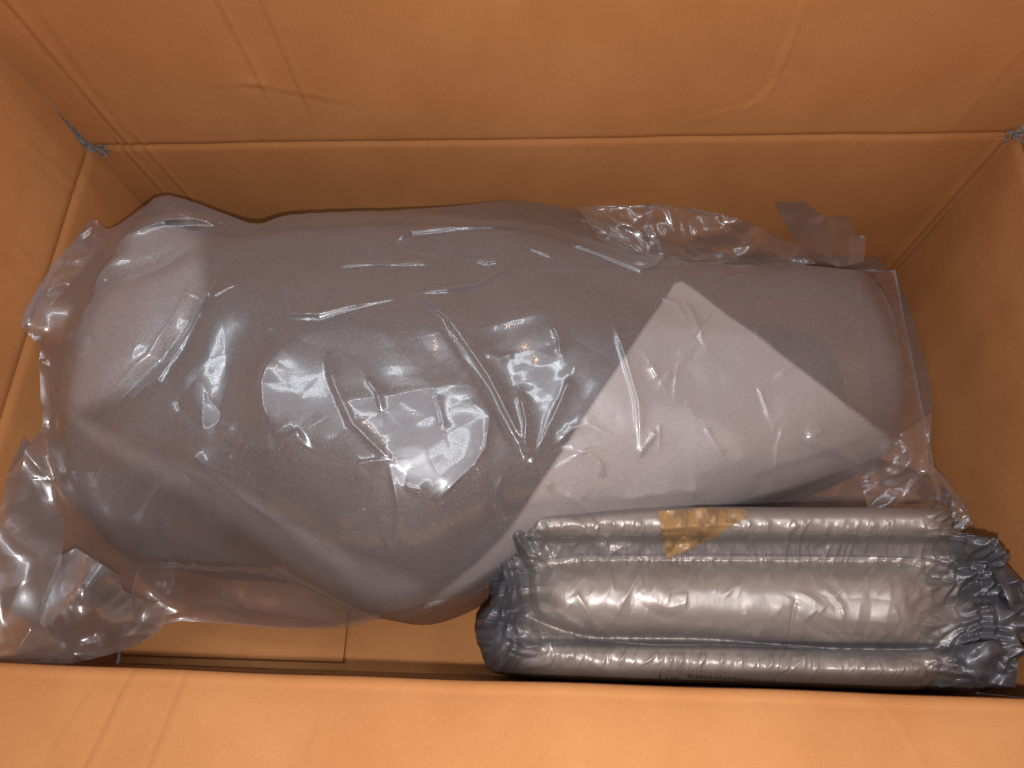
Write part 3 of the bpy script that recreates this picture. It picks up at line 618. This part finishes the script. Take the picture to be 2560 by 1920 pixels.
def pack_px(px, py, wr=True):
    """height of the bag surface as a function of where it shows"""
    s = (px - 1180) / 1380.
    dip = 10 * np.sin(s * 3.) + sstep(2150, 2480, px) * 46
    ytop = 1392 + 4 * s + sstep(1480, 1290, px) * 22 + sstep(2240, 2480, px) * 95       # upper valley
    ybot = 1598 + 14 * s - sstep(1500, 1230, px) * 62 + sstep(1700, 2150, px) * 22 - sstep(2250, 2450, px) * 10
    endL = sstep(1270, 1420, px); endR = sstep(2420, 2230, px)
    mid = (ytop + ybot) / 2; hw = (ybot - ytop) / 2
    zm = -.118 + .072 * hump((py - mid) / np.maximum(hw, 20)) * (.30 + .70 * endL * endR)
    yb0 = 1250; yb1 = 1342 + 4 * s
    zb = -.105 + .058 * hump((py - (yb0 + yb1 + 8) / 2) / ((yb1 - yb0) / 2 + 14)) * sstep(1210, 1310, px) * sstep(2440, 2330, px)
    zband = np.where((py > yb1 - 8) & (py < ytop + 6), -.070 - .016 * (py - yb1) / 50, -.3)
    zf0 = ybot + 12
    zf = -.122 + .064 * hump((py - (zf0 + 64)) / 92, 2.4) * (.35 + .65 * sstep(1190, 1330, px) * sstep(2440, 2250, px)) - .045 * sstep(1670, 1770, py)
    zs = np.where((py > ybot - 6) & (py < zf0 + 8), -.104, -.3)
    k = .005
    st = np.stack([zm, zb, zband, zf, zs, np.full(px.shape, -.124)]); mx = st.max(0)
    z = mx + k * np.log(np.exp((st - mx) / k).sum(0))
    if wr:
        u, v = px / 100., py / 100.
        ends = np.clip(sstep(1440, 1250, px) + sstep(2240, 2420, px), 0, 1)
        near = np.exp(-np.abs(py - ytop) / 24) * .4 + np.exp(-np.abs(py - zf0 - 14) / 30) + np.exp(-np.abs(py - yb1) / 26) + .9 * np.exp(-np.abs(py - (ytop + yb1) / 2) / 24)
        wob = .5 * fbm(u * .9, v * .9, 3, 2)
        r1 = np.clip(1 - np.abs(vnoise(u * 3.4 + .9 * v + wob, v * .55, 5)) * 2.2, 0, 1) ** 1.3; r2 = np.clip(1 - np.abs(vnoise(u * 6.5 - 1.1 * v + wob, v * .9, 8)) * 2.0, 0, 1)
        z = z + (.0030 * r1 + .0018 * r2 - .0018) * np.clip(near, 0, 1.2) * (1 - .5 * ends)
        # long diagonal creases over the rolls
        lm = sstep(-.25, .45, vnoise(u * .55, v * .8, 19))
        z = z + pack_creases(px, py)
        z = z + .0042 * trifold(u * 1.3, v * 1.3, 31) * lm * (1 - ends) * .55
        z = z + ends * (.016 * trifold(u * 1.5, v * 1.5, 14, 7) + .006 * fbm(u * .9, v * .9, 17, 2))
        z = z + .0010 * fbm(u * 1.3, v * 1.3, 23, 2)
        # crossing film seam
        sm = 1995 - (py - 1392) * .13 + 8 * np.sin(py / 30.)
        z = z - .0020 * np.exp(-((px - sm) / 4) ** 2) * sstep(1500, 1560, py)
    return z
_rg = np.random.default_rng(5); PCR = []
for _k in range(300):
    _x = _rg.uniform(1290, 2400); _s = (_x - 1180) / 1380.
    _m = _rg.integers(0, 6)
    _y = [1396, 1592 + 20 * _s, 1625 + 22 * _s, 1336, 1345, _rg.uniform(1400, 1600)][_m]; _d = [1, -1, 1, -1, 1, 1][_m]
    _l = [_rg.uniform(30, 105), _rg.uniform(15, 50), _rg.uniform(25, 80), _rg.uniform(20, 62), _rg.uniform(25, 44), _rg.uniform(20, 70)][_m]
    _t = _rg.normal(0.25, .42); _b = _rg.normal(0, 10)
    p0 = np.array([_x, _y]); p2 = p0 + [-_d * _l * math.sin(_t), _d * _l * math.cos(_t)]; p1 = (p0 + p2) / 2 + [_b * _l / 90, 0]
    PCR.append(([p0, p1, p2], _rg.uniform(2.4, 5.0), _rg.uniform(.9, 3.0) * (.8 if _m != 5 else .55)))
PCR += [([(1990, 1500), (1985, 1545), (1965, 1592)], 5, -2.6), ([(1600, 1400), (1590, 1450), (1540, 1540)], 6, 3.0), ([(1870, 1405), (1862, 1450), (1840, 1500)], 6, 2.6), ([(1440, 1480), (1470, 1530), (1500, 1590)], 8, 3.0), ([(1380, 1520), (1440, 1560), (1470, 1592)], 9, 3.4), ([(2310, 1440), (2325, 1480), (2340, 1530)], 7, 2.4), ([(2210, 1420), (2225, 1470), (2222, 1500)], 8, 2.2)]
def pack_creases(px, py):
    r = np.zeros(px.shape)
    for pts, wd, am in PCR:
        a = np.array(pts); lo, hi = a.min(0) - 30, a.max(0) + 30
        m = (px > lo[0]) & (px < hi[0]) & (py > lo[1]) & (py < hi[1])
        if not m.any(): continue
        X_, Y_ = px[m], py[m]; best = np.full(X_.shape, 99.); tt = np.zeros_like(X_); sg = np.ones_like(X_)
        for k in range(len(a) - 1):
            d, t, qx, qy = seg_dist(X_, Y_, a[k], a[k + 1]); mm = d < best
            best = np.where(mm, d, best); tt = np.where(mm, (k + t) / (len(a) - 1), tt); sg = np.where(mm, np.sign(X_ - qx), sg)
        env = np.clip((1 - tt) * 2.2, 0, 1) * np.clip(tt * 8 + .4, 0, 1)
        r[m] += am * .001 * env * np.exp(-np.sqrt((best / np.where(sg > 0, wd, wd * 2.2)) ** 2 + .06) + .245)
    return r
def pack_z(x, y, wr=True):
    z = np.full(x.shape, -.08)
    for _ in range(6):
        px, py = proj(x, y, z); z = .4 * z + .6 * pack_px(px, py, False)
    if wr:
        px, py = proj(x, y, z); z = z + pack_px(px, py, True) - pack_px(px, py, False)
    return z
gx, gy, q, dd = grid_in(pack_poly, .00075)
t = np.clip(dd / .026, 0, 1)
gz = pack_z(gx, gy) - .060 * (1 - np.sqrt(1 - (1 - t) ** 2))
V, fs = add_skirt(np.stack([gx, gy, gz], 1), q, -H + .003)
body = under(mesh_from('bag_body', V, fs, M_PACK), pack)
# how much white foam lies behind the thin grey film: full over the rolls, none in the empty ends and the seam band
px, py = proj(V[:, 0], V[:, 1], V[:, 2])
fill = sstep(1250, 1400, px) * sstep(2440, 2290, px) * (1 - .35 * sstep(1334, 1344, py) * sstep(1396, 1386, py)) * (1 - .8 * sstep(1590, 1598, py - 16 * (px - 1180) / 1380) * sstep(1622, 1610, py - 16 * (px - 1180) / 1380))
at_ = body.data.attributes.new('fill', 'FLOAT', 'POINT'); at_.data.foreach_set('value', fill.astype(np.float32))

PACK = Field(pack_z, .0015)
def on_pack(px, py, lift=0.):
    p = land(np.asarray(px, float), np.asarray(py, float), PACK); p[..., 2] += lift; return p
def ribbon(name, pts, wd, mat, lift=.0012):
    pts = np.array(pts, float); L = np.r_[0, np.cumsum(np.hypot(*np.diff(pts, axis=0).T))]; n = int(L[-1] / 7) + 2
    xs = np.interp(np.linspace(0, L[-1], n), L, pts[:, 0]); ys = np.interp(np.linspace(0, L[-1], n), L, pts[:, 1])
    V = np.stack([on_pack(xs, ys - wd / 2, lift * .6), on_pack(xs, ys, lift * 1.5), on_pack(xs, ys + wd / 2, lift * .6)], 1).reshape(-1, 3)
    k = np.arange(1, n) * 3
    fs = np.r_[np.stack([k - 3, k, k + 1, k - 2], 1), np.stack([k - 2, k + 1, k + 2, k - 1], 1)]
    return under(mesh_from(name, V, fs, mat), pack)
ribbon('seam', [(1330, 1348), (1480, 1343), (1640, 1338), (1900, 1336), (2150, 1339), (2330, 1343), (2420, 1352)], 2.4, M_SEAM)
ribbon('seam', [(1290, 1420), (1340, 1402), (1450, 1386), (1640, 1387), (1900, 1387), (2150, 1390), (2310, 1395), (2420, 1420)], 2.4, M_SEAM)
ribbon('seam', [(1210, 1552), (1330, 1575), (1480, 1600), (1640, 1612), (1800, 1612), (1990, 1618), (2150, 1640), (2300, 1640)], 2.4, M_SEAM)
ribbon('seam', [(2320, 1660), (2380, 1680), (2460, 1660), (2540, 1655)], 2.4, M_SEAM)
# seam flap: a strip of flattened film that stands a little off the valley
def pack_smooth(x, y): return pack_z(x, y, False)
# the loose film gusset on the right and the empty corner at the far right edge
px_sheet('bag_gusset', [(2420, 1345, -.10), (2478, 1368, -.10), (2535, 1430, -.115), (2590, 1490, -.13), (2590, 1580, -.14), (2540, 1590, -.12), (2520, 1500, -.09), (2480, 1420, -.09)], M_PACK, pack, wr=.005, ws=34, seed=41)
px_sheet('bag_gusset', [(2300, 1660, -.10), (2370, 1620, -.075), (2480, 1600, -.08), (2545, 1650, -.095), (2540, 1720, -.11), (2440, 1700, -.10), (2350, 1720, -.12)], M_PACK, pack, wr=.006, ws=34, seed=43)

# printed line on the front roll, upside down for the viewer
def to_pack(name, verts2d, faces, ox, oy, sx, sy, mat, slope=.075):
    v = np.array(verts2d); px_ = ox - v[:, 0] * sx; py_ = oy + v[:, 1] * sy + (px_ - ox) * slope
    return under(mesh_from(name, on_pack(px_, py_, .0010), faces, mat, None, False), pack)
def text_mesh(txt, size):
    cu = bpy.data.curves.new('t', 'FONT'); cu.body = txt; cu.size = size; cu.resolution_u = 2
    o = bpy.data.objects.new('t', cu); col.objects.link(o); bpy.context.view_layer.update()
    me = o.evaluated_get(bpy.context.evaluated_depsgraph_get()).to_mesh()
    v = [(p.co.x, p.co.y) for p in me.vertices]; f_ = [tuple(p.vertices) for p in me.polygons]
    bpy.data.objects.remove(o); return v, f_
v, f_ = text_mesh('com/instapakprotects', 1.0)
wid = max(a for a, b in v)
# right end of the printed line (its first letter) sits at pixel 1925, its last letter at 1718
sx = 222. / wid
to_pack('printed_text', v, f_, 1940, 1704, sx, 18., M_INK)
def ring(cx, cy, r0, r1, n, sq=False):
    V = []; fs = []
    for k in range(n):
        a = 2 * math.pi * k / n + (math.pi / 4 if sq else 0)
        for r in (r0, r1): V.append((cx + r * math.cos(a), cy + r * math.sin(a)))
        fs.append((2 * k, 2 * k + 1, (2 * k + 3) % (2 * n), (2 * k + 2) % (2 * n)))
    return V, fs
v, f_ = ring(0, 0, 10, 13, 4, True); to_pack('printed_icon', v, f_, 1687, 1701, 1, .62, M_INK)
v, f_ = ring(0, 0, 2.5, 5, 10); to_pack('printed_icon', v, f_, 1687, 1701, 1, .62, M_INK)
v, f_ = text_mesh('f  y', 1.0); to_pack('printed_icon', v, f_, 1668, 1692, 18., 20., M_INK)

# ------------------------------------------------------------------ torn piece of packing tape stuck on the grey bag
tape = empty('packing_tape', tuple(on_pack(1700, 1340)))
tag(tape, 'torn piece of tan packing tape stuck on the grey packing bag', 'tape')
tp = [(1645, 1278, 3), (1750, 1270, 4), (1860, 1272, 3), (1868, 1284, 2), (1858, 1298, 4), (1812, 1324, 4), (1800, 1335, 5), (1790, 1343, 5), (1745, 1362, 4), (1700, 1386, 3), (1668, 1396, 2), (1663, 1380, 2), (1655, 1330, 5)]
tpw = [(a, b, float(pack_px(np.array([a * 1.]), np.array([b * 1.]), False)[0]) + .006 + l_ * .0006) for a, b, l_ in tp]
o_ = np.array(tpw); gx, gy, q, dd = grid_in(o_[:, :2], 3.)
z = pack_px(gx, gy, False) + .0052 + .0034 * vnoise(gx / 38., gy / 30., 4) + .0030 * trifold(gx / 60., gy / 60., 6) + .0016 * np.exp(-((gy - 1322 + (gx - 1650) * .07) / 5) ** 2) + .0035 * np.exp(-((gx - 1676) / 11) ** 2 - ((gy - 1368) / 10) ** 2)
under(mesh_from('tape_film', Pv(gx, gy, z), q, M_TAPE), tape)
